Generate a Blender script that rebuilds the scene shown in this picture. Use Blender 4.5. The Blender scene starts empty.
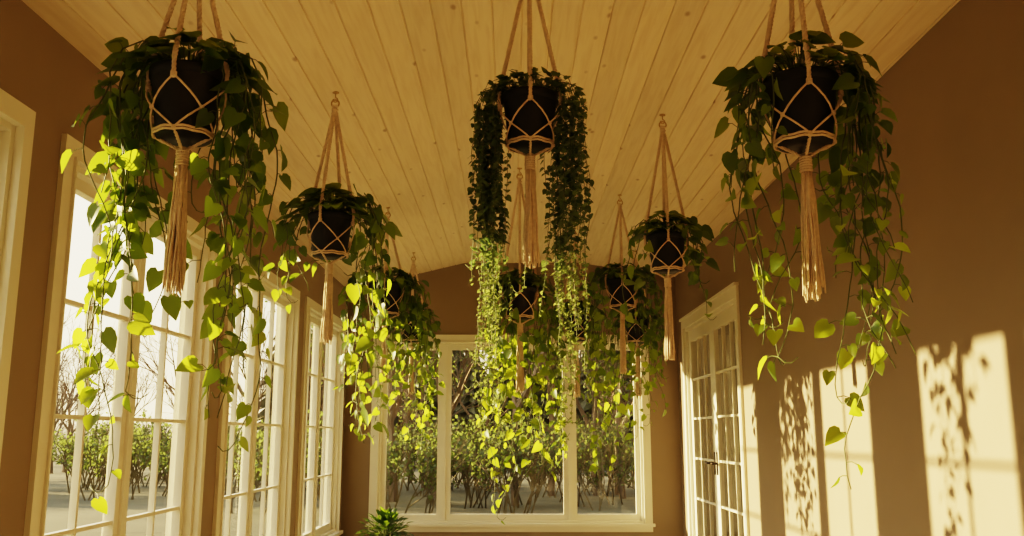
import bpy, math, random
from mathutils import Vector, Matrix, noise
V = Vector
EYE = 1.25
XW = 1.8      # half room width
YF = 9.8      # far wall
YB = -1.4     # wall behind the camera

# ------------------------------------------------------------------ helpers
class Mesh:
    def __init__(s): s.v=[]; s.f=[]; s.c=[]; s.m=[]
    def box(s, lo, hi, P=None, mat=0):
        b=len(s.v)
        for z in (lo[2],hi[2]):
            for y in (lo[1],hi[1]):
                for x in (lo[0],hi[0]):
                    s.v.append(P(x,y,z) if P else (x,y,z))
        for q in ((0,2,3,1),(4,5,7,6),(0,1,5,4),(2,6,7,3),(0,4,6,2),(1,3,7,5)):
            s.f.append([b+i for i in q]); s.m.append(mat)
    def tube(s, pts, r, n=5, cap=True, closed=False, mat=0):
        pts=[V(p) for p in pts]; N=len(pts)
        rs = r if isinstance(r,(list,tuple)) else [r]*N
        b=len(s.v); up=None
        for i,p in enumerate(pts):
            if closed: t=pts[(i+1)%N]-pts[i-1]
            else: t=pts[min(i+1,N-1)]-pts[max(i-1,0)]
            if t.length<1e-9: t=V((0,0,1))
            t.normalize()
            if up is None:
                up = V((1,0,0)) if abs(t.x)<.8 else V((0,1,0))
            u=(up-t*up.dot(t))
            if u.length<1e-4: u=t.orthogonal()
            u.normalize(); up=u; w=t.cross(u)
            for k in range(n):
                a=2*math.pi*k/n
                s.v.append(p+(u*math.cos(a)+w*math.sin(a))*rs[i])
        segs = N if closed else N-1
        for i in range(segs):
            j=(i+1)%N
            for k in range(n):
                k2=(k+1)%n
                s.f.append([b+i*n+k,b+i*n+k2,b+j*n+k2,b+j*n+k]); s.m.append(mat)
        if cap and not closed:
            s.f.append([b+k for k in range(n)][::-1]); s.m.append(mat)
            s.f.append([b+(N-1)*n+k for k in range(n)]); s.m.append(mat)
    def lathe(s, prof, n=40, mat=0, c=(0,0,0)):
        b=len(s.v)
        for r,z in prof:
            for k in range(n):
                a=2*math.pi*k/n
                s.v.append((c[0]+r*math.cos(a),c[1]+r*math.sin(a),c[2]+z))
        for i in range(len(prof)-1):
            for k in range(n):
                k2=(k+1)%n
                s.f.append([b+i*n+k,b+i*n+k2,b+(i+1)*n+k2,b+(i+1)*n+k]); s.m.append(mat)
    def build(s, name, mats, parent=None, smooth=False, loc=None):
        me=bpy.data.meshes.new(name)
        me.from_pydata([tuple(v) for v in s.v],[],s.f)
        if not isinstance(mats,(list,tuple)): mats=[mats]
        for m in mats: me.materials.append(m)
        if len(mats)>1: me.polygons.foreach_set('material_index', s.m)
        if smooth: me.polygons.foreach_set('use_smooth',[True]*len(me.polygons))
        if s.c:
            at=me.color_attributes.new('tint','FLOAT_COLOR','POINT')
            flat=[]
            for c in s.c: flat += [c,c,c,1]
            at.data.foreach_set('color',flat)
        me.update()
        o=bpy.data.objects.new(name,me)
        bpy.context.collection.objects.link(o)
        if parent: o.parent=parent
        if loc: o.location=loc
        return o

def empty(name, loc=(0,0,0)):
    e=bpy.data.objects.new(name,None); e.location=loc; e.empty_display_size=.1
    bpy.context.collection.objects.link(e); return e

def newmat(name):
    m=bpy.data.materials.new(name); m.use_nodes=True
    nt=m.node_tree; nt.nodes.clear()
    out=nt.nodes.new('ShaderNodeOutputMaterial')
    return m,nt,nt.nodes,nt.links,out

def simple(name, col, rough=.6, var=.08, scale=8, bump=0.0, bscale=60, spec=.5, metal=0):
    m,nt,N,L,out=newmat(name)
    b=N.new('ShaderNodeBsdfPrincipled'); b.inputs['Roughness'].default_value=rough
    b.inputs['Specular IOR Level'].default_value=spec; b.inputs['Metallic'].default_value=metal
    tc=N.new('ShaderNodeTexCoord'); n=N.new('ShaderNodeTexNoise'); n.inputs['Scale'].default_value=scale
    n.inputs['Detail'].default_value=4
    L.new(tc.outputs['Object'],n.inputs['Vector'])
    r=N.new('ShaderNodeValToRGB'); r.color_ramp.elements[0].position=.3; r.color_ramp.elements[1].position=.7
    r.color_ramp.elements[0].color=[c*(1-var) for c in col]+[1]
    r.color_ramp.elements[1].color=[min(1,c*(1+var)) for c in col]+[1]
    L.new(n.outputs['Fac'],r.inputs['Fac']); L.new(r.outputs['Color'],b.inputs['Base Color'])
    if bump:
        n2=N.new('ShaderNodeTexNoise'); n2.inputs['Scale'].default_value=bscale
        L.new(tc.outputs['Object'],n2.inputs['Vector'])
        bp=N.new('ShaderNodeBump'); bp.inputs['Strength'].default_value=bump; bp.inputs['Distance'].default_value=.01
        L.new(n2.outputs['Fac'],bp.inputs['Height']); L.new(bp.outputs['Normal'],b.inputs['Normal'])
    L.new(b.outputs[0],out.inputs[0])
    return m

def planks(name, light, dark, knot, w, rough=.55, knots=True):
    m,nt,N,L,out=newmat(name)
    b=N.new('ShaderNodeBsdfPrincipled'); b.inputs['Roughness'].default_value=rough
    uv=N.new('ShaderNodeUVMap'); sp=N.new('ShaderNodeSeparateXYZ'); L.new(uv.outputs[0],sp.inputs[0])
    def math_(op,a,c=None):
        n=N.new('ShaderNodeMath'); n.operation=op
        for i,x in enumerate((a,c)):
            if x is None: continue
            if isinstance(x,(int,float)): n.inputs[i].default_value=x
            else: L.new(x,n.inputs[i])
        return n.outputs[0]
    pid=math_('FLOOR',math_('DIVIDE',sp.outputs[0],w))
    wn=N.new('ShaderNodeTexWhiteNoise'); wn.noise_dimensions='1D'; L.new(pid,wn.inputs['W'])
    off=math_('MULTIPLY',wn.outputs['Value'],37.0)
    cb=N.new('ShaderNodeCombineXYZ'); L.new(math_('MULTIPLY',sp.outputs[0],16.0),cb.inputs[0])
    L.new(math_('ADD',math_('MULTIPLY',sp.outputs[1],1.1),off),cb.inputs[1])
    n1=N.new('ShaderNodeTexNoise'); n1.inputs['Scale'].default_value=2.2; n1.inputs['Detail'].default_value=6; n1.inputs['Distortion'].default_value=.6
    L.new(cb.outputs[0],n1.inputs['Vector'])
    r=N.new('ShaderNodeValToRGB'); e=r.color_ramp.elements
    e[0].position=.32; e[0].color=(*dark,1); e[1].position=.58; e[1].color=(*light,1)
    L.new(n1.outputs['Fac'],r.inputs['Fac'])
    hs=N.new('ShaderNodeHueSaturation'); L.new(r.outputs[0],hs.inputs['Color'])
    L.new(math_('ADD',math_('MULTIPLY',wn.outputs['Value'],.12),.92),hs.inputs['Value'])
    col=hs.outputs[0]
    if knots:
        c2=N.new('ShaderNodeCombineXYZ'); L.new(math_('MULTIPLY',sp.outputs[0],1/w),c2.inputs[0])
        L.new(math_('ADD',math_('MULTIPLY',sp.outputs[1],3.6),off),c2.inputs[1])
        vo=N.new('ShaderNodeTexVoronoi'); vo.inputs['Scale'].default_value=.9; L.new(c2.outputs[0],vo.inputs['Vector'])
        kr=N.new('ShaderNodeValToRGB'); ke=kr.color_ramp.elements
        ke[0].position=.045; ke[0].color=(1,1,1,1); ke[1].position=.11; ke[1].color=(0,0,0,1)
        L.new(vo.outputs['Distance'],kr.inputs['Fac'])
        mx=N.new('ShaderNodeMix'); mx.data_type='RGBA'
        L.new(math_('MULTIPLY',kr.outputs[0],.7),mx.inputs[0]); L.new(col,mx.inputs[6]); mx.inputs[7].default_value=(*knot,1)
        col=mx.outputs[2]
    L.new(col,b.inputs['Base Color'])
    bp=N.new('ShaderNodeBump'); bp.inputs['Strength'].default_value=.12; bp.inputs['Distance'].default_value=.004
    L.new(n1.outputs['Fac'],bp.inputs['Height']); L.new(bp.outputs['Normal'],b.inputs['Normal'])
    L.new(b.outputs[0],out.inputs[0]); return m

def leafmat(name, dark, light, trans, tfac=.5):
    m,nt,N,L,out=newmat(name)
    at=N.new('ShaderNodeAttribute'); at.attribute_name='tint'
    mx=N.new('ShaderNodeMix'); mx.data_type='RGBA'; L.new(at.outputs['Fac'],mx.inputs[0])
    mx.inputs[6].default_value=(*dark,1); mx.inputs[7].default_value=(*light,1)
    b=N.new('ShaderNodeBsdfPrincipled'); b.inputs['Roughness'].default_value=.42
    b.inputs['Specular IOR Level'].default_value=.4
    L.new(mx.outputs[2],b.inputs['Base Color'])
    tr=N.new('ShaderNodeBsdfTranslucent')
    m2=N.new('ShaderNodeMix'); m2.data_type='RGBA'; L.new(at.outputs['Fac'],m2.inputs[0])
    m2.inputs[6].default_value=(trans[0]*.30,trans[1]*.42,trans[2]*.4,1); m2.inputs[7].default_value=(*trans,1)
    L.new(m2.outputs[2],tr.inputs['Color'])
    ms=N.new('ShaderNodeMixShader'); ms.inputs[0].default_value=tfac
    L.new(b.outputs[0],ms.inputs[1]); L.new(tr.outputs[0],ms.inputs[2]); L.new(ms.outputs[0],out.inputs[0])
    return m

def glassmat():
    m,nt,N,L,out=newmat('window_glass')
    t=N.new('ShaderNodeBsdfTransparent'); t.inputs[0].default_value=(.98,.985,.98,1)
    g=N.new('ShaderNodeBsdfGlossy'); g.inputs['Roughness'].default_value=.02
    lw=N.new('ShaderNodeLayerWeight')
    p=N.new('ShaderNodeMath'); p.operation='POWER'; p.inputs[1].default_value=4.0; L.new(lw.outputs['Facing'],p.inputs[0])
    q=N.new('ShaderNodeMath'); q.operation='MULTIPLY_ADD'; q.inputs[1].default_value=.35; q.inputs[2].default_value=.03; L.new(p.outputs[0],q.inputs[0])
    ms=N.new('ShaderNodeMixShader'); L.new(q.outputs[0],ms.inputs[0])
    L.new(t.outputs[0],ms.inputs[1]); L.new(g.outputs[0],ms.inputs[2]); L.new(ms.outputs[0],out.inputs[0])
    return m

M_wall=simple('painted_tan_wall',(.285,.222,.150),.75,.04,2.5,.12,180)
M_trim=simple('cream_trim_paint',(.78,.74,.62),.4,.02,4)
M_ceil=planks('whitewashed_pine',(.83,.70,.49),(.75,.61,.41),(.32,.19,.09),.135)
M_floor=planks('oak_floor',(.50,.36,.21),(.37,.25,.13),(.15,.08,.03),.12,.35,False)
M_glass=glassmat()
M_pot=simple('charcoal_pot',(.012,.011,.011),.55,.25,12,.1,90,.3)
M_soil=simple('potting_soil',(.03,.02,.012),.95,.4,40,.8,60)
M_rope=simple('cotton_rope',(.76,.60,.43),.9,.10,60,.5,400,.1)
M_vine=simple('vine_stem',(.10,.13,.03),.6,.25,15)
M_hook=simple('brass_hook',(.55,.38,.16),.35,.1,20,metal=.9)
M_bark=simple('hazed_tree_bark',(.27,.20,.135),.9,.2,3)  # bark paled so its colour carries the outdoor haze
M_ground=simple('winter_grass',(.17,.15,.085),.95,.35,.3)
M_brush=simple('brushwood_twigs',(.19,.155,.085),.9,.4,1.2)
M_fir=simple('fir_needles',(.12,.105,.050),.9,.5,1.5)
M_knob=simple('dark_bronze',(.06,.045,.03),.35,.1,20,metal=.8)
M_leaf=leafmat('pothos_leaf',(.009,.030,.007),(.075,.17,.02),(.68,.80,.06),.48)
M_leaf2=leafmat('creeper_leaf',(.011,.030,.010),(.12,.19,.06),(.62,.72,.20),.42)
M_light_block=simple('light_block',(.2,.17,.14),.9)

# ------------------------------------------------------------------ room shell
def PL(a,d,z): return (-XW-d,a,z)
def PR(a,d,z): return (XW+d,a,z)
def PF(a,d,z): return (a,YF+d,z)
def PB(a,d,z): return (a,YB-d,z)
TH=.14; ZT=3.4
def wall(name,P,a0,a1,openings):
    m=Mesh(); a=a0
    for (o0,o1,z0,z1) in sorted(openings):
        m.box((a,0,0),(o0,TH,ZT),P)
        if z0>0: m.box((o0,0,0),(o1,TH,z0),P)
        m.box((o0,0,z1),(o1,TH,ZT),P)
        a=o1
    m.box((a,0,0),(a1,TH,ZT),P)
    return m.build(name,M_wall)
CW=.085
LW=[(-.86,1.05),(1.29,3.20),(3.44,5.33),(5.60,7.47),(7.74,9.60)]
WZ0,WZ1=.20,2.435
wall('wall_left',PL,YB,YF,[(a+CW,b-CW,WZ0+CW,WZ1-CW) for a,b in LW])
FW=(-1.51,1.48,.25,2.325)
wall('wall_far',PF,-XW-TH,XW+TH,[(FW[0]+CW,FW[1]-CW,FW[2]+CW,FW[3]-CW)])
DR=(7.06,9.42,2.42)
wall('wall_right',PR,YB,YF,[(DR[0]+CW,DR[1]-CW,0,DR[2]-CW)])
wall('wall_back',PB,-XW-TH,XW+TH,[])

def quad(g,P,l,r,d,b,t):
    n=len(g.v); g.v+= [P(l,d,b),P(r,d,b),P(r,d,t),P(l,d,t)]; g.f.append([n,n+1,n+2,n+3]); g.m.append(0)
def window(name,P,a0,a1,z0,z1,splits,cols,rows,sill=True):
    e=empty(name)
    c=Mesh()
    c.box((a0,-.022,z1-CW),(a1,0,z1),P); c.box((a0,-.022,z0),(a1,0,z0+CW),P)
    c.box((a0,-.022,z0+CW),(a0+CW,0,z1-CW),P); c.box((a1-CW,-.022,z0+CW),(a1,0,z1-CW),P)
    i=CW-.012
    c.box((a0+i,-.034,z1-CW),(a1-i,-.022,z1-i),P)
    c.box((a0+i,-.034,z0+CW),(a0+CW,-.022,z1-CW),P); c.box((a1-CW,-.034,z0+CW),(a1-i,-.022,z1-CW),P)
    if sill: c.box((a0-.02,-.06,z0+CW-.03),(a1+.02,-.022,z0+CW),P)
    c.build('casing',M_trim,e)
    f=Mesh(); A0,A1,Z0,Z1=a0+CW,a1-CW,z0+CW,z1-CW; j=.025
    f.box((A0,0,Z0),(A0+j,TH,Z1),P); f.box((A1-j,0,Z0),(A1,TH,Z1),P)
    f.box((A0+j,0,Z0),(A1-j,TH,Z0+j),P); f.box((A0+j,0,Z1-j),(A1-j,TH,Z1),P)
    f.build('jamb',M_trim,e)
    edges=[A0+j]+list(splits)+[A1-j]
    s=Mesh(); g=Mesh()
    for k in range(len(edges)-1):
        l,r=edges[k],edges[k+1]
        if k>0: l+=.022
        if k<len(edges)-2: r-=.022
        b_,t_=Z0+j,Z1-j; w=.05
        s.box((l,.045,b_),(l+w,.09,t_),P); s.box((r-w,.045,b_),(r,.09,t_),P)
        s.box((l+w,.045,b_),(r-w,.09,b_+w+.015),P); s.box((l+w,.045,t_-w),(r-w,.09,t_),P)
        gl,gr,gb,gt=l+w,r-w,b_+w+.015,t_-w
        for q in range(1,cols):
            x=gl+(gr-gl)*q/cols; s.box((x-.009,.052,gb),(x+.009,.083,gt),P)
        for q in range(1,rows):
            z=gb+(gt-gb)*q/rows; s.box((gl,.053,z-.009),(gr,.082,z+.009),P)
        quad(g,P,gl,gr,.068,gb,gt)
    for x in splits: s.box((x-.022,.03,Z0+j),(x+.022,TH-.02,Z1-j),P)
    s.build('sash',M_trim,e); g.build('glass',M_glass,e)
    return e
n=1
for a,b in LW:
    window('window_%d'%n,PL,a,b,WZ0,WZ1,[(a+b)/2],2,4); n+=1
window('window_%d'%n,PF,*FW,[-.73,.62],1,1)

# French doors
e=empty('door_1'); c=Mesh(); a0,a1,z1=DR
c.box((a0,-.022,0),(a0+CW,0,z1),PR); c.box((a1-CW,-.022,0),(a1,0,z1),PR); c.box((a0+CW,-.022,z1-CW),(a1-CW,0,z1),PR)
c.box((a0-.015,-.04,z1),(a1+.015,0,z1+.025),PR)
c.build('casing',M_trim,e)
c=Mesh(); A0,A1,Z1=a0+CW,a1-CW,z1-CW; j=.03
c.box((A0,0,0),(A0+j,TH,Z1),PR); c.box((A1-j,0,0),(A1,TH,Z1),PR); c.box((A0+j,0,Z1-j),(A1-j,TH,Z1),PR)
c.build('jamb',M_trim,e)
s=Mesh(); g=Mesh(); mid=(A0+A1)/2
for l,r in ((A0+j+.003,mid-.003),(mid+.003,A1-j-.003)):
    w=.095; d0,d1=.03,.072; t_=Z1-j-.004
    s.box((l,d0,.01),(l+w,d1,t_),PR); s.box((r-w,d0,.01),(r,d1,t_),PR)
    s.box((l+w,d0,.01),(r-w,d1,.24),PR); s.box((l+w,d0,t_-.11),(r-w,d1,t_),PR)
    gl,gr,gb,gt=l+w,r-w,.24,t_-.11
    for q in range(1,3):
        x=gl+(gr-gl)*q/3; s.box((x-.010,d0+.006,gb),(x+.010,d1-.006,gt),PR)
    for q in range(1,5):
        z=gb+(gt-gb)*q/5; s.box((gl,d0+.007,z-.010),(gr,d1-.007,z+.010),PR)
    quad(g,PR,gl,gr,.051,gb,gt)
s.build('door_leaves',M_trim,e); g.build('glass',M_glass,e)
h=Mesh()
for y in (mid-.05,mid+.05):
    h.tube([PR(y,.03,1.0),PR(y,-.03,1.0)],.010,10); 
    h.tube([PR(y,-.03,1.0),PR(y+(.1 if y>mid else -.1),-.035,1.0)],.009,10)
    h.box((y-.02,.022,.9),(y+.02,.03,1.1),PR)
h.build('handles',M_knob,e,True)
# adjoining room behind the doors
m=Mesh()
m.box((XW+TH,5.2,-.05),(5.0,11.2,0)); m.box((XW+TH,5.2,2.75),(5.0,11.2,2.8))
m.box((5.0,5.2,0),(5.08,11.2,2.75)); m.box((XW+TH,5.12,0),(5.0,5.2,2.75)); m.box((XW+TH,11.2,0),(5.0,11.28,2.75))
m.build('wall_adjoining_room',simple('adjoining_room_paint',(.30,.27,.20),.7,.03))

# ceiling : left slope, flat middle, right slope, tongue-and-groove
PROF=[(-XW-TH,1.535+EYE),(-.52,1.875+EYE),(.75,1.875+EYE),(XW+TH,1.695+EYE)]
def cz(x):
    for (xa,za),(xb,zb) in zip(PROF,PROF[1:]):
        if xa<=x<=xb: return za+(zb-za)*(x-xa)/(xb-xa)
    return 3
me=bpy.data.meshes.new('ceiling'); vs=[];fs=[]
W=.135; pts=[]
u0=0.0
for (xa,za),(xb,zb) in zip(PROF,PROF[1:]):
    ln=math.hypot(xb-xa,zb-za); 
    def at(s,d,xa=xa,za=za,xb=xb,zb=zb,ln=ln):
        t=s/ln; nx,nz=(zb-za)/ln,-(xb-xa)/ln
        return (xa+(xb-xa)*t-nx*d, za+(zb-za)*t-nz*d)
    k=math.ceil(u0/W+1e-6)
    pts.append((at(0,0),u0))
    while k*W-u0<ln-.01:
        s_=k*W-u0
        if s_>.01:
            pts.append((at(s_-.005,0),k*W-.005)); pts.append((at(s_-.002,.007),k*W-.001)); pts.append((at(s_+.002,.007),k*W+.001)); pts.append((at(s_+.005,0),k*W+.005))
        k+=1
    u0+=ln
pts.append((PROF[-1],u0))
for i,((x,z),u) in enumerate(pts):
    vs+= [(x,YB,z),(x,YF,z)]
for i in range(len(pts)-1):
    fs.append((2*i,2*i+1,2*i+3,2*i+2))
me.from_pydata(vs,[],fs); uvl=me.uv_layers.new(name='UVMap')
for p in me.polygons:
    for li in p.loop_indices:
        vi=me.loops[li].vertex_index
        uvl.data[li].uv=(pts[vi//2][1], vs[vi][1])
me.materials.append(M_ceil)
o=bpy.data.objects.new('ceiling',me); bpy.context.collection.objects.link(o)
m=Mesh(); m.box((-XW-.5,YB-.4,ZT),(XW+.5,YF+.5,ZT+.12)); m.build('roof_light_block',M_light_block)  # unseen slab added above the ceiling to stop sky light leaking in

me=bpy.data.meshes.new('floor')
me.from_pydata([(-XW-TH,YB-TH,0),(XW+TH,YB-TH,0),(XW+TH,YF+TH,0),(-XW-TH,YF+TH,0),(-XW-TH,YB-TH,-.1),(XW+TH,YB-TH,-.1),(XW+TH,YF+TH,-.1),(-XW-TH,YF+TH,-.1)],[],[(0,1,2,3),(7,6,5,4),(0,4,5,1),(1,5,6,2),(2,6,7,3),(3,7,4,0)])
uvl=me.uv_layers.new(name='UVMap')
for p in me.polygons:
    for li in p.loop_indices:
        c_=me.vertices[me.loops[li].vertex_index].co; uvl.data[li].uv=(c_.x+5,c_.y)
me.materials.append(M_floor)
o=bpy.data.objects.new('floor',me); bpy.context.collection.objects.link(o)
def bb(name,P,segs):
    m=Mesh()
    for a,b in segs: m.box((a,-.015,0),(b,0,.11),P); m.box((a,-.009,.11),(b,0,.125),P)
    m.build(name,M_trim)
bb('baseboard_left',PL,[(YB,YF)]); bb('baseboard_far',PF,[(-XW+.015,XW-.015)])
bb('baseboard_right',PR,[(YB,DR[0]),(DR[1],YF)]); bb('baseboard_back',PB,[(-XW+.015,XW-.015)])

# ------------------------------------------------------------------ plants
LV=[(0,0),(0,.27),(0,.55),(0,.82),(0,1.08)]
LE=[(.20,-.14),(.42,-.02),(.50,.25),(.39,.57),(.19,.85)]
def add_leaf(M,base,ax,nr,size,rng,tint,wide=.92,fold=.14,droop=.16):
    ax=ax.normalized(); nr=(nr-ax*nr.dot(ax))
    if nr.length<1e-3: nr=ax.orthogonal()
    nr.normalize(); sx=ax.cross(nr)
    b=len(M.v); tw=rng.uniform(-.12,.12)
    def put(x,y,z): M.v.append(base+(sx*(x*wide)+ax*y+nr*z)*size); M.c.append(tint)
    for x,y in LV: put(x,y,-droop*y*y)
    for sgn in (1,-1):
        for x,y in LE: put(sgn*x,y,-droop*y*y*1.1+fold*abs(x)/.5+tw*sgn*x+rng.uniform(-.02,.02))
    for s_,o in ((0,5),(1,10)):
        q=[(0,o,o+1),(0,o+1,o+2,1),(1,o+2,o+3,2),(2,o+3,o+4,3),(3,o+4,4)]
        for t in q:
            t=[b+i for i in t]
            if s_==0: t=t[::-1]
            M.f.append(t); M.m.append(0)

def vine_path(rng,R,h,phi,rout,rise,L,wander=.03,step=.04):
    P=[]
    cx,sx=math.cos(phi),math.sin(phi)
    zt=h/2
    for (r,z) in ((.45*R,zt-.03),(.6*R,zt+rise*.6),(.6*R+(rout-.6*R)*.45,zt+rise),(.6*R+(rout-.6*R)*.8,zt+rise*.6),(rout,zt-.03)):
        P.append(V((cx*r,sx*r,z)))
    p=P[-1].copy(); d=0; vel=V((0,0,0)); ph=rng.uniform(0,6.28); fr=rng.uniform(5,9)
    while d<L:
        vel+=V((rng.uniform(-1,1),rng.uniform(-1,1),0))*wander*.30
        vel*=.80
        home=V((cx*rout,sx*rout,0))-V((p.x,p.y,0))
        vel+=home*.045
        w=V((math.cos(ph+d*fr),math.sin(ph+d*fr*.8),0))*wander*.25
        p=p+V((vel.x+w.x,vel.y+w.y,-step)); 
        P.append(p.copy()); d+=step
    if rng.random()<.5:
        a=rng.uniform(0,6.28); q=V((math.cos(a),math.sin(a),0))
        for k in range(3):
            p=p+q*.022+V((0,0,-.02+k*.018)); P.append(p.copy())
    return P

def pothos(rng,R,h,vines,spread,leaf,dome,rise,sp=.062,minr=1.05):
    S=Mesh(); Lf=Mesh()
    for i in range(dome):
        phi=rng.uniform(0,6.283); k=rng.random()**.8
        front = max(0,-math.sin(phi))           # the side facing down the room
        far_=spread*.9*(1-.35*front)
        r=R*.2+k*(far_-R*.2); z=h/2+rise*(1-k**2)*rng.uniform(.35,1.1)+.01
        if front<.45: z-=.10*k*rng.random()
        out=V((math.cos(phi),math.sin(phi),0)); b=out*r+V((0,0,z))
        s0=out*R*.3*rng.random()+V((0,0,h/2-.03))
        mid=(s0+b)/2+V((0,0,.04))
        S.tube([s0,mid,b],.0016,4,False)
        rv=V((rng.uniform(-1,1),rng.uniform(-1,1),rng.uniform(-.5,.5)))
        ax=out*(.75+k*.3)+V((0,0,-.05-.45*k*(1-.5*front)))+rv*.5
        nr=V((0,0,1))*(1.1-.4*k)+out*.4+rv*.5
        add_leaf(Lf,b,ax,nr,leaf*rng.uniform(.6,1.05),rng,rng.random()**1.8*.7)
    for (phi,L,ro) in vines:
        P=vine_path(rng,R,h,phi,ro,rise*rng.uniform(.3,.8),L)
        S.tube(P,[.0030-.0014*i/len(P) for i in range(len(P))],5)
        acc=0; side=1; tot=len(P)
        for i in range(2,tot-1):
            acc+=(P[i+1]-P[i]).length
            if acc<sp*rng.uniform(.6,1.3): continue
            acc=0; side=-side
            frac=i/tot
            p=P[i]; out=V((p.x,p.y,0)); out=out.normalized() if out.length>.01 else V((1,0,0))
            tan=V((-out.y,out.x,0))*side
            rv=V((rng.uniform(-1,1),rng.uniform(-1,1),rng.uniform(-1,1)))
            pd=(tan*.9+out*.35*rng.uniform(-.5,1.5)+V((0,0,.1))+rv*.4).normalized()
            ln=leaf*rng.uniform(.25,.7); b=p+pd*ln+V((0,0,-.1*ln))
            S.tube([p,p+pd*ln*.55+V((0,0,.08*ln)),b],.0013,4,False)
            ax=pd*.6+V((0,0,-.75))+rv*.4
            nr=out*.7+V((0,0,.45))+V((rng.uniform(-1,1),rng.uniform(-1,1),.2))*.8
            sz=leaf*rng.uniform(.5,1.15)*(1-.22*frac)
            low=max(0,(h/2-p.z-.2))  # lower leaves get a lighter tint: sunlit look put into their colour
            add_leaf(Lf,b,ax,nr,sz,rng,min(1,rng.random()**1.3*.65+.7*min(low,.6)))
    return S,Lf

def creeper(rng,R,h,nv,spread,leaf,rise,lens):
    S=Mesh(); Lf=Mesh()
    for i in range(nv):
        phi=(math.pi if rng.random()<.58 else 0)+rng.gauss(.12,.50)*(1 if rng.random()<.5 else -1)
        if math.sin(phi)<-.55: phi=-phi
        L=rng.uniform(*lens)
        if rng.random()<.35: L*=.6
        ro=R*1.18+rng.random()*(spread-R*1.18)
        P=vine_path(rng,R,h,phi,ro,rise*rng.uniform(.3,1.1),L,.007,.017)
        S.tube(P,.0012,4)
        tot=len(P)
        for j in range(1,tot-1):
            depth=max(0,(h/2-P[j].z))
            pearl = depth>.56+.1*math.sin(i*1.7)
            k = 2 if (pearl and j%3) else 1
            ls = leaf*(.50 if pearl else 1)
            for q in range(k):
                a=rng.uniform(0,6.283); d=V((math.cos(a),math.sin(a),rng.uniform(-.5,.2)))
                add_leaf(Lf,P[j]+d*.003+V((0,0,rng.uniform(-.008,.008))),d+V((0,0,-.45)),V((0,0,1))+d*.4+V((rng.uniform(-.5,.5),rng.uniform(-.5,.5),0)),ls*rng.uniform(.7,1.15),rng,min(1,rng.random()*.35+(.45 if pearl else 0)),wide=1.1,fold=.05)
    for i in range(230):
        phi=rng.uniform(0,6.283); r=rng.random()**.6*spread*.88
        if math.sin(phi)<0: r=min(r,R*1.05)
        z=h/2+rise*(1-(r/spread)**2)*rng.uniform(.2,1.3)+.005; out=V((math.cos(phi),math.sin(phi),0))
        b=out*r+V((0,0,z))
        add_leaf(Lf,b,out+V((rng.uniform(-1,1),rng.uniform(-1,1),rng.uniform(-.4,.3))),V((rng.uniform(-.6,.6),rng.uniform(-.6,.6),1)),leaf*1.15*rng.uniform(.7,1.2),rng,rng.random()*.4)
        if i%3==0: S.tube([V((0,0,h/2-.03))+out*R*.4,b],.0012,4,False)
    return S,Lf

def twist(M,a,b,r,turns_per_m=24,strands=3):
    a=V(a);b=V(b); d=b-a; ln=d.length; d.normalize()
    u=d.orthogonal().normalized(); w=d.cross(u); n_=max(8,int(ln*turns_per_m*7))
    for s_ in range(strands):
        pts=[]
        for i in range(n_+1):
            t=i/n_; ang=2*math.pi*(t*ln*turns_per_m+s_/strands)
            rr=r*.62
            pts.append(a+d*ln*t+(u*math.cos(ang)+w*math.sin(ang))*rr)
        M.tube(pts,r*.60,5)
def knot(M,p,r,hgt=None):
    h_=hgt or r*1.6
    for k in range(3):
        z=-h_/2+h_*k/2
        pts=[V(p)+V((math.cos(a)*r,math.sin(a)*r,z+.15*r*math.sin(2*a))) for a in [2*math.pi*i/12 for i in range(12)]]
        M.tube(pts,r*.48,6,closed=True)
    M.tube([V(p)-V((0,0,h_*.6)),V(p)+V((0,0,h_*.6))],r*.8,8)

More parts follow.
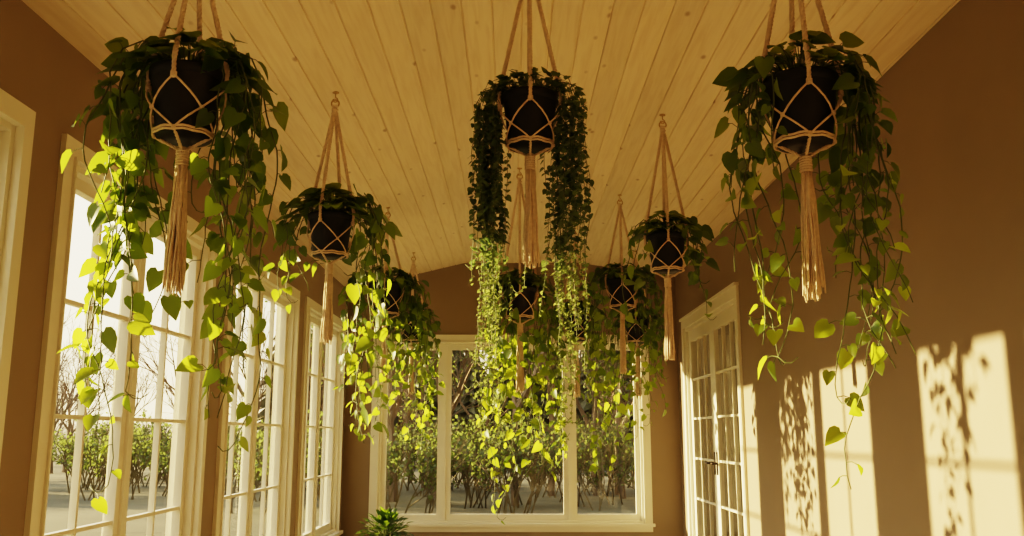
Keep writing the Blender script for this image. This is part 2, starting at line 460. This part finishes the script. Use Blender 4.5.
def hanger(rng,R,h,top,rot,tl,tw):
    M=Mesh(); H=Mesh()
    ringr=.020
    H.lathe([(.0,0),(.018,0),(.018,-.004),(.006,-.008),(.0,-.008)],16,c=(0,0,top))
    H.tube([(0,0,top-.004),(0,0,top-.03)],.003,8)
    hk=[(0.012*math.sin(a),0,top-.03-.012+.012*math.cos(a)) for a in [math.pi*2*i/12*.8 for i in range(13)]]
    H.tube(hk,.003,8)
    zr=top-.054-ringr+.012
    H.tube([(ringr*math.cos(a),0,zr+ringr*math.sin(a)) for a in [2*math.pi*i/24 for i in range(24)]],.0040,8,closed=True)
    z0=zr-ringr-.004
    knot(M,(0,0,z0-.012),.013,hgt=.04)
    cr=.0080*(R/.115)**.5
    rim=h/2+.004; ztop=z0-.03
    for k in range(4):
        a=rot+math.pi/4+k*math.pi/2
        p=V((math.cos(a)*(R+.011),math.sin(a)*(R+.011),rim))
        twist(M,(math.cos(a)*.008,math.sin(a)*.008,ztop),p,cr)
        # rope continues a little way down the pot wall to a knot where it divides
        zk=h*.27; rk=R*.97+.010
        pk=V((math.cos(a)*rk,math.sin(a)*rk,zk))
        twist(M,p,pk,cr*.8)
        knot(M,pk,cr*.9)
        rm=R*.87+.007; a2=a+math.pi/4; zmid=-h*.14
        for sg in (1,-1):
            b=a+sg*math.pi/4
            pts=[pk]
            for t in (.25,.5,.75,1):
                aa=a+sg*math.pi/4*t; rr=rk*(1-t)+rm*t; rr+=.003*math.sin(math.pi*t)
                pts.append(V((math.cos(aa)*rr,math.sin(aa)*rr,zk+(zmid-zk)*t)))
            M.tube(pts,cr*.42,6)
            pts=[]
            rl=R*.74+.007
            for t in (0,.25,.5,.75,1):
                aa=b-sg*math.pi/4*t; rr=rm*(1-t)+rl*t
                pts.append(V((math.cos(aa)*rr,math.sin(aa)*rr,zmid+(-h/2+.01-zmid)*t)))
            M.tube(pts,cr*.42,6)
        knot(M,(math.cos(a2)*(rm+.002),math.sin(a2)*(rm+.002),zmid),cr*.62)
        rl=R*.74+.008
        e0=V((math.cos(a)*rl,math.sin(a)*rl,-h/2+.01))
        knot(M,e0,cr*.6)
        twist(M,e0,(math.cos(a)*.008,math.sin(a)*.008,-h/2-R*.32),cr*.6)
    rl=R*.74+.007
    for zz in (.006,.016):
        M.tube([(rl*math.cos(a),rl*math.sin(a),-h/2+zz+.002*math.sin(a*9)) for a in [2*math.pi*i/40 for i in range(40)]],cr*.5,6,closed=True)
    zg=-h/2-R*.32
    for k in range(6):
        zz=zg-.004-k*.0085
        M.tube([((.0155+.001*(k%2))*math.cos(a),.0165*math.sin(a),zz+.001*math.cos(a)) for a in [2*math.pi*i/14 for i in range(14)]],.0055,6,closed=True)
    M.tube([(0,0,zg+.01),(0,0,zg-.05)],.014,10)
    zb=zg-.05
    for k in range(60):
        a=rng.uniform(0,6.283); r1=.015*math.sqrt(rng.random()); r2=tw*math.sqrt(rng.random()); ln=tl*rng.uniform(.9,1.03)
        pts=[]; wob=rng.uniform(0,6)
        for i in range(9):
            t=i/8; rr=r1+(r2-r1)*t**.8
            pts.append((math.cos(a)*rr+.002*math.sin(wob+t*9),math.sin(a)*rr+.002*math.cos(wob+t*8),zb+.01-ln*t))
        M.tube(pts,[.0034]*8+[.0026],4)
    return M,H

def pot(R,h):
    P=Mesh(); rb=R*.74
    P.lathe([(0,-h/2),(rb*.96,-h/2),(rb,-h/2+.006),(R*.93,h/2-.032),(R*.94,h/2-.030),(R,h/2-.028),(R*1.01,h/2-.004),(R*1.0,h/2),(R*.94,h/2),(R*.92,h/2-.01),(R*.90,h/2-.03)],44)
    s=Mesh(); s.lathe([(R*.905,h/2-.028),(R*.5,h/2-.020),(0.001,h/2-.016)],30)
    return P,s

def planter(name,x,y,zrel,R,kind,seed,tl,tw=.03,**kw):
    rng=random.Random(seed); z=zrel+EYE; h=2*R*.95
    e=empty(name,(x,y,z))
    P,s=pot(R,h); P.build('pot',M_pot,e,True); s.build('soil',M_soil,e,True)
    M,H=hanger(rng,R,h,cz(x)-z,math.pi/4+kw.pop('rot',rng.uniform(-.25,.25)),tl,tw)
    M.build('macrame_hanger',M_rope,e,True); H.build('ceiling_hook',M_hook,e,True)
    if kind=='pothos':
        vs=kw.pop('vines'); vl=[]
        nv,l0,l1,sp=vs
        for i in range(nv):
            # most stems spill over the two sides, a few over the back
            u=rng.random()
            if u<.42: ph=math.pi+rng.gauss(-.12,.42)
            elif u<.84: ph=rng.gauss(.12,.42)
            else: ph=math.pi/2+rng.gauss(0,.5)
            L=l0+(l1-l0)*rng.random()**1.3
            vl.append((ph,L,R*1.12+rng.random()*(sp-R*1.12)))
        for (dx,dy,L) in kw.pop('extra',[]):
            vl.append((math.atan2(dy,dx),L,math.hypot(dx,dy)))
        S,Lf=pothos(rng,R,h,vl,sp,**kw); mt=M_leaf
    else:
        S,Lf=creeper(rng,R,h,**kw); mt=M_leaf2
    S.build('stems',M_vine,e,True); Lf.build('leaves',mt,e,True)
    return e

NP='hanging_pothos_planter'
planter(NP,-1.06,2.78,1.05,.118,'pothos',11,.42,.035,rot=.02,vines=(22,.3,1.05,.25),leaf=.081,dome=95,rise=.12,sp=.058,
        extra=[(-.20,-.03,1.10),(-.17,.02,1.28),(-.22,.06,.95),(.15,.06,1.05),(.18,.0,1.05),(.20,-.03,.9),(.22,.1,1.15),(-.22,0,.6)])
planter('hanging_creeper_planter',.067,3.21,1.15,.106,'creeper',5,.37,.032,rot=0,nv=60,spread=.212,leaf=.024,rise=.06,lens=(.62,1.2))
planter(NP,.95,2.80,1.035,.118,'pothos',23,.42,.035,rot=-.12,vines=(19,.25,.9,.24),leaf=.072,dome=100,rise=.12,sp=.060,
        extra=[(.13,-.04,1.25),(.16,.02,1.0),(.15,.1,.85),(.2,.05,.75),(-.17,-.03,.85),(-.2,.04,.6),(-.17,.06,.75)])
planter(NP,-.93,4.50,1.00,.115,'pothos',31,.36,.03,vines=(12,.1,.4,.26),leaf=.092,dome=110,rise=.12,
        extra=[(.24,-.08,.8),(.26,.0,1.0),(.2,.1,1.1),(.12,.2,.75),(.28,.08,.9)])
planter(NP,.886,5.05,1.02,.112,'pothos',47,.42,.03,vines=(9,.05,.3,.23),leaf=.08,dome=95,rise=.12,extra=[(-.2,0,.5),(.22,.05,.4)])
planter(NP,-.98,6.9,1.03,.13,'pothos',53,.42,.03,vines=(24,.3,1.1,.30),leaf=.09,dome=90,rise=.12)
planter(NP,.055,6.2,.90,.115,'pothos',61,.42,.03,vines=(21,.5,1.2,.24),leaf=.084,dome=90,rise=.12,
        extra=[(-.16,0,1.45),(-.15,.05,1.52),(.24,0,1.2),(-.12,.1,1.4)])
planter(NP,.85,6.87,1.07,.115,'pothos',71,.42,.03,vines=(22,.3,1.0,.28),leaf=.084,dome=90,rise=.13)
planter(NP,-.97,8.7,1.0,.12,'pothos',83,.42,.03,vines=(16,.5,1.3,.26),leaf=.088,dome=75,rise=.12)
planter(NP,1.2,8.6,.98,.12,'pothos',89,.42,.03,vines=(14,.4,1.1,.28),leaf=.088,dome=75,rise=.12)
planter(NP,.58,8.1,.95,.12,'pothos',97,.42,.03,vines=(15,.6,1.5,.28),leaf=.085,dome=75,rise=.12)

# floor plant under the far window
rng=random.Random(7)
e=empty('potted_floor_plant',(-1.22,9.0,0))
P=Mesh(); P.lathe([(0,0),(.10,0),(.105,.008),(.135,.23),(.15,.235),(.15,.26),(.135,.26),(.13,.24)],40); P.build('pot',M_pot,e,True)
P=Mesh(); P.lathe([(.131,.242),(.06,.248),(.001,.25)],24); P.build('soil',M_soil,e,True)
S=Mesh(); Lf=Mesh()
for i in range(230):
    phi=rng.uniform(0,6.283); el=rng.uniform(.1,1.5); rr=rng.uniform(.12,.28)
    d=V((math.cos(phi)*math.cos(el),math.sin(phi)*math.cos(el),math.sin(el)))
    b=V((0,0,.25))+d*rr
    S.tube([V((d.x*.03,d.y*.03,.24)),V((d.x*.5*rr,d.y*.5*rr,.25+d.z*rr*.6)),b],.0018,4,False)
    add_leaf(Lf,b,d+V((0,0,-.3)),V((0,0,1))+d*.3,.055*rng.uniform(.7,1.2),rng,0)
S.build('stems',M_vine,e,True); Lf.build('leaves',M_leaf,e,True)

# ------------------------------------------------------------------ outdoors
GZ=-.3
m=Mesh(); m.box((-120,-60,GZ-.5),(120,140,GZ)); m.build('lawn',M_ground)
rng=random.Random(3)
def branch(T,p,d,ln,r,depth,shrink=.6,leafy=0):
    e_=p+d*ln; mid=p+d*ln*.5+V((rng.uniform(-1,1),rng.uniform(-1,1),0))*ln*.04
    T.tube([p,mid,e_],[r,r*.85,r*.66],5 if depth>3 else 3,False)
    if depth==0:
        for k in range(leafy):
            q=p+(e_-p)*rng.random(); s_=.10
            a=V((rng.uniform(-1,1),rng.uniform(-1,1),rng.uniform(-1,1))).normalized()*s_; c_=a.orthogonal()*.6
            n0=len(T.v); T.v+=[q,q+a*.5+c_*.5,q+a,q+a*.5-c_*.5]; T.f.append([n0,n0+1,n0+2,n0+3]); T.m.append(1)
        return
    nb=3 if depth>1 else 4
    for k in range(nb):
        a=rng.uniform(0,6.283); t=rng.uniform(.35,1) if k else 1
        q=p+(e_-p)*t
        u=d.orthogonal().normalized(); w=d.cross(u)
        sp=rng.uniform(.35,.8) if k else rng.uniform(.05,.3)
        nd=(d*math.cos(sp)+(u*math.cos(a)+w*math.sin(a))*math.sin(sp)+V((0,0,.12))).normalized()
        branch(T,q,nd,ln*rng.uniform(.6,.82),r*shrink,depth-1,shrink,leafy)
T=Mesh(); cnt=0
while cnt<56:
    y=rng.uniform(20,33); t=rng.uniform(-.75,.30)
    if t<-.2: y=rng.uniform(28,62)
    x=t*y
    branch(T,V((x,y,GZ+.001)),V((rng.uniform(-.06,.06),rng.uniform(-.06,.06),1)).normalized(),rng.uniform(1.8,2.8),rng.uniform(.07,.12),5,.6,2 if t>-.2 else 0)
    cnt+=1
M_oliv=leafmat('shrub_leaf',(.11,.12,.035),(.11,.12,.035),(.9,.85,.22),.4)
T.build('treeline',[M_bark,M_oliv])
# low thicket of leafy bushes along the edge of the lawn
B=Mesh()
for i in range(210):
    t=rng.uniform(-.8,.32); y=rng.uniform(17,30)
    if t<-.3: y=rng.uniform(22,34)
    for k in range(3):
        a=rng.uniform(0,6.28)
        branch(B,V((t*y+rng.uniform(-.2,.2),y+rng.uniform(-.2,.2),GZ+.001)),V((math.cos(a)*.45,math.sin(a)*.45,1)).normalized(),rng.uniform(.5,.9),.022,3,.7,2)
B.build('brushwood_thicket',[M_brush,M_oliv])
F=Mesh()
def fir(x,y,H,R):
    F.tube([(x,y,GZ+.001),(x,y,GZ+H*.9)],[.12,.03],6)
    nl=13
    for i in range(nl):
        t=i/nl; zb=GZ+H*(.06+.86*t); r=R*(1-t)**.85+.1; n_=22; b=len(F.v)
        F.v.append(V((x,y,zb+H*.16)))
        for k in range(n_):
            a=2*math.pi*k/n_; rr=r*(rng.uniform(.8,1.15) if k%2 else rng.uniform(.45,.65))
            F.v.append(V((x+rr*math.cos(a),y+rr*math.sin(a),zb+(0 if k%2 else H*.03)+rng.uniform(-.1,.1))))
        for k in range(n_): F.f.append([b,b+1+k,b+1+(k+1)%n_]); F.m.append(0)
for i in range(40):
    y=rng.uniform(42,56); t=-.26+.58*(i+rng.random())/40
    fir(t*y,y,rng.uniform(5.5,9),rng.uniform(1.8,2.8))
F.build('fir_grove',M_fir)

# ------------------------------------------------------------------ light
sd=V((3.6,-1.15,-.65)).normalized()
L=bpy.data.lights.new('sun','SUN'); L.energy=22; L.color=(1,.73,.36); L.angle=math.radians(.8)
so=bpy.data.objects.new('sun',L); so.rotation_euler=sd.to_track_quat('-Z','Y').to_euler(); so.location=(-12,12,6)
bpy.context.collection.objects.link(so)
w=bpy.data.worlds.new('sky'); bpy.context.scene.world=w; w.use_nodes=True
nt=w.node_tree; N=nt.nodes; Lk=nt.links; N.clear()
tc=N.new('ShaderNodeTexCoord'); sp=N.new('ShaderNodeSeparateXYZ'); Lk.new(tc.outputs['Generated'],sp.inputs[0])
r=N.new('ShaderNodeValToRGB'); el=r.color_ramp.elements
el[0].position=0; el[0].color=(.35,.26,.15,1); el[1].position=.85; el[1].color=(.40,.48,.58,1)
x=el.new(.02); x.color=(1.0,.79,.46,1); x=el.new(.25); x.color=(.97,.85,.60,1)
Lk.new(sp.outputs[2],r.inputs[0])
dp=N.new('ShaderNodeVectorMath'); dp.operation='DOT_PRODUCT'; Lk.new(tc.outputs['Generated'],dp.inputs[0]); dp.inputs[1].default_value=tuple(-sd)
mr=N.new('ShaderNodeMapRange'); mr.inputs[1].default_value=-.2; mr.inputs[2].default_value=1; mr.inputs[3].default_value=.6; mr.inputs[4].default_value=4.0
Lk.new(dp.outputs['Value'],mr.inputs[0])
bg=N.new('ShaderNodeBackground'); Lk.new(r.outputs[0],bg.inputs[0]); Lk.new(mr.outputs[0],bg.inputs[1])
wo=N.new('ShaderNodeOutputWorld'); Lk.new(bg.outputs[0],wo.inputs[0])
vsn=bpy.context.scene.view_settings
try: vsn.view_transform='Filmic'; vsn.look='High Contrast'
except Exception as ex: print('look',ex)

# ------------------------------------------------------------------ camera
cam=bpy.data.cameras.new('camera'); cam.sensor_width=36; cam.lens=36*900/1024
co=bpy.data.objects.new('camera',cam); co.location=(0,0,EYE); co.rotation_euler=(math.radians(90+10.51),0,0)
bpy.context.collection.objects.link(co); bpy.context.scene.camera=co
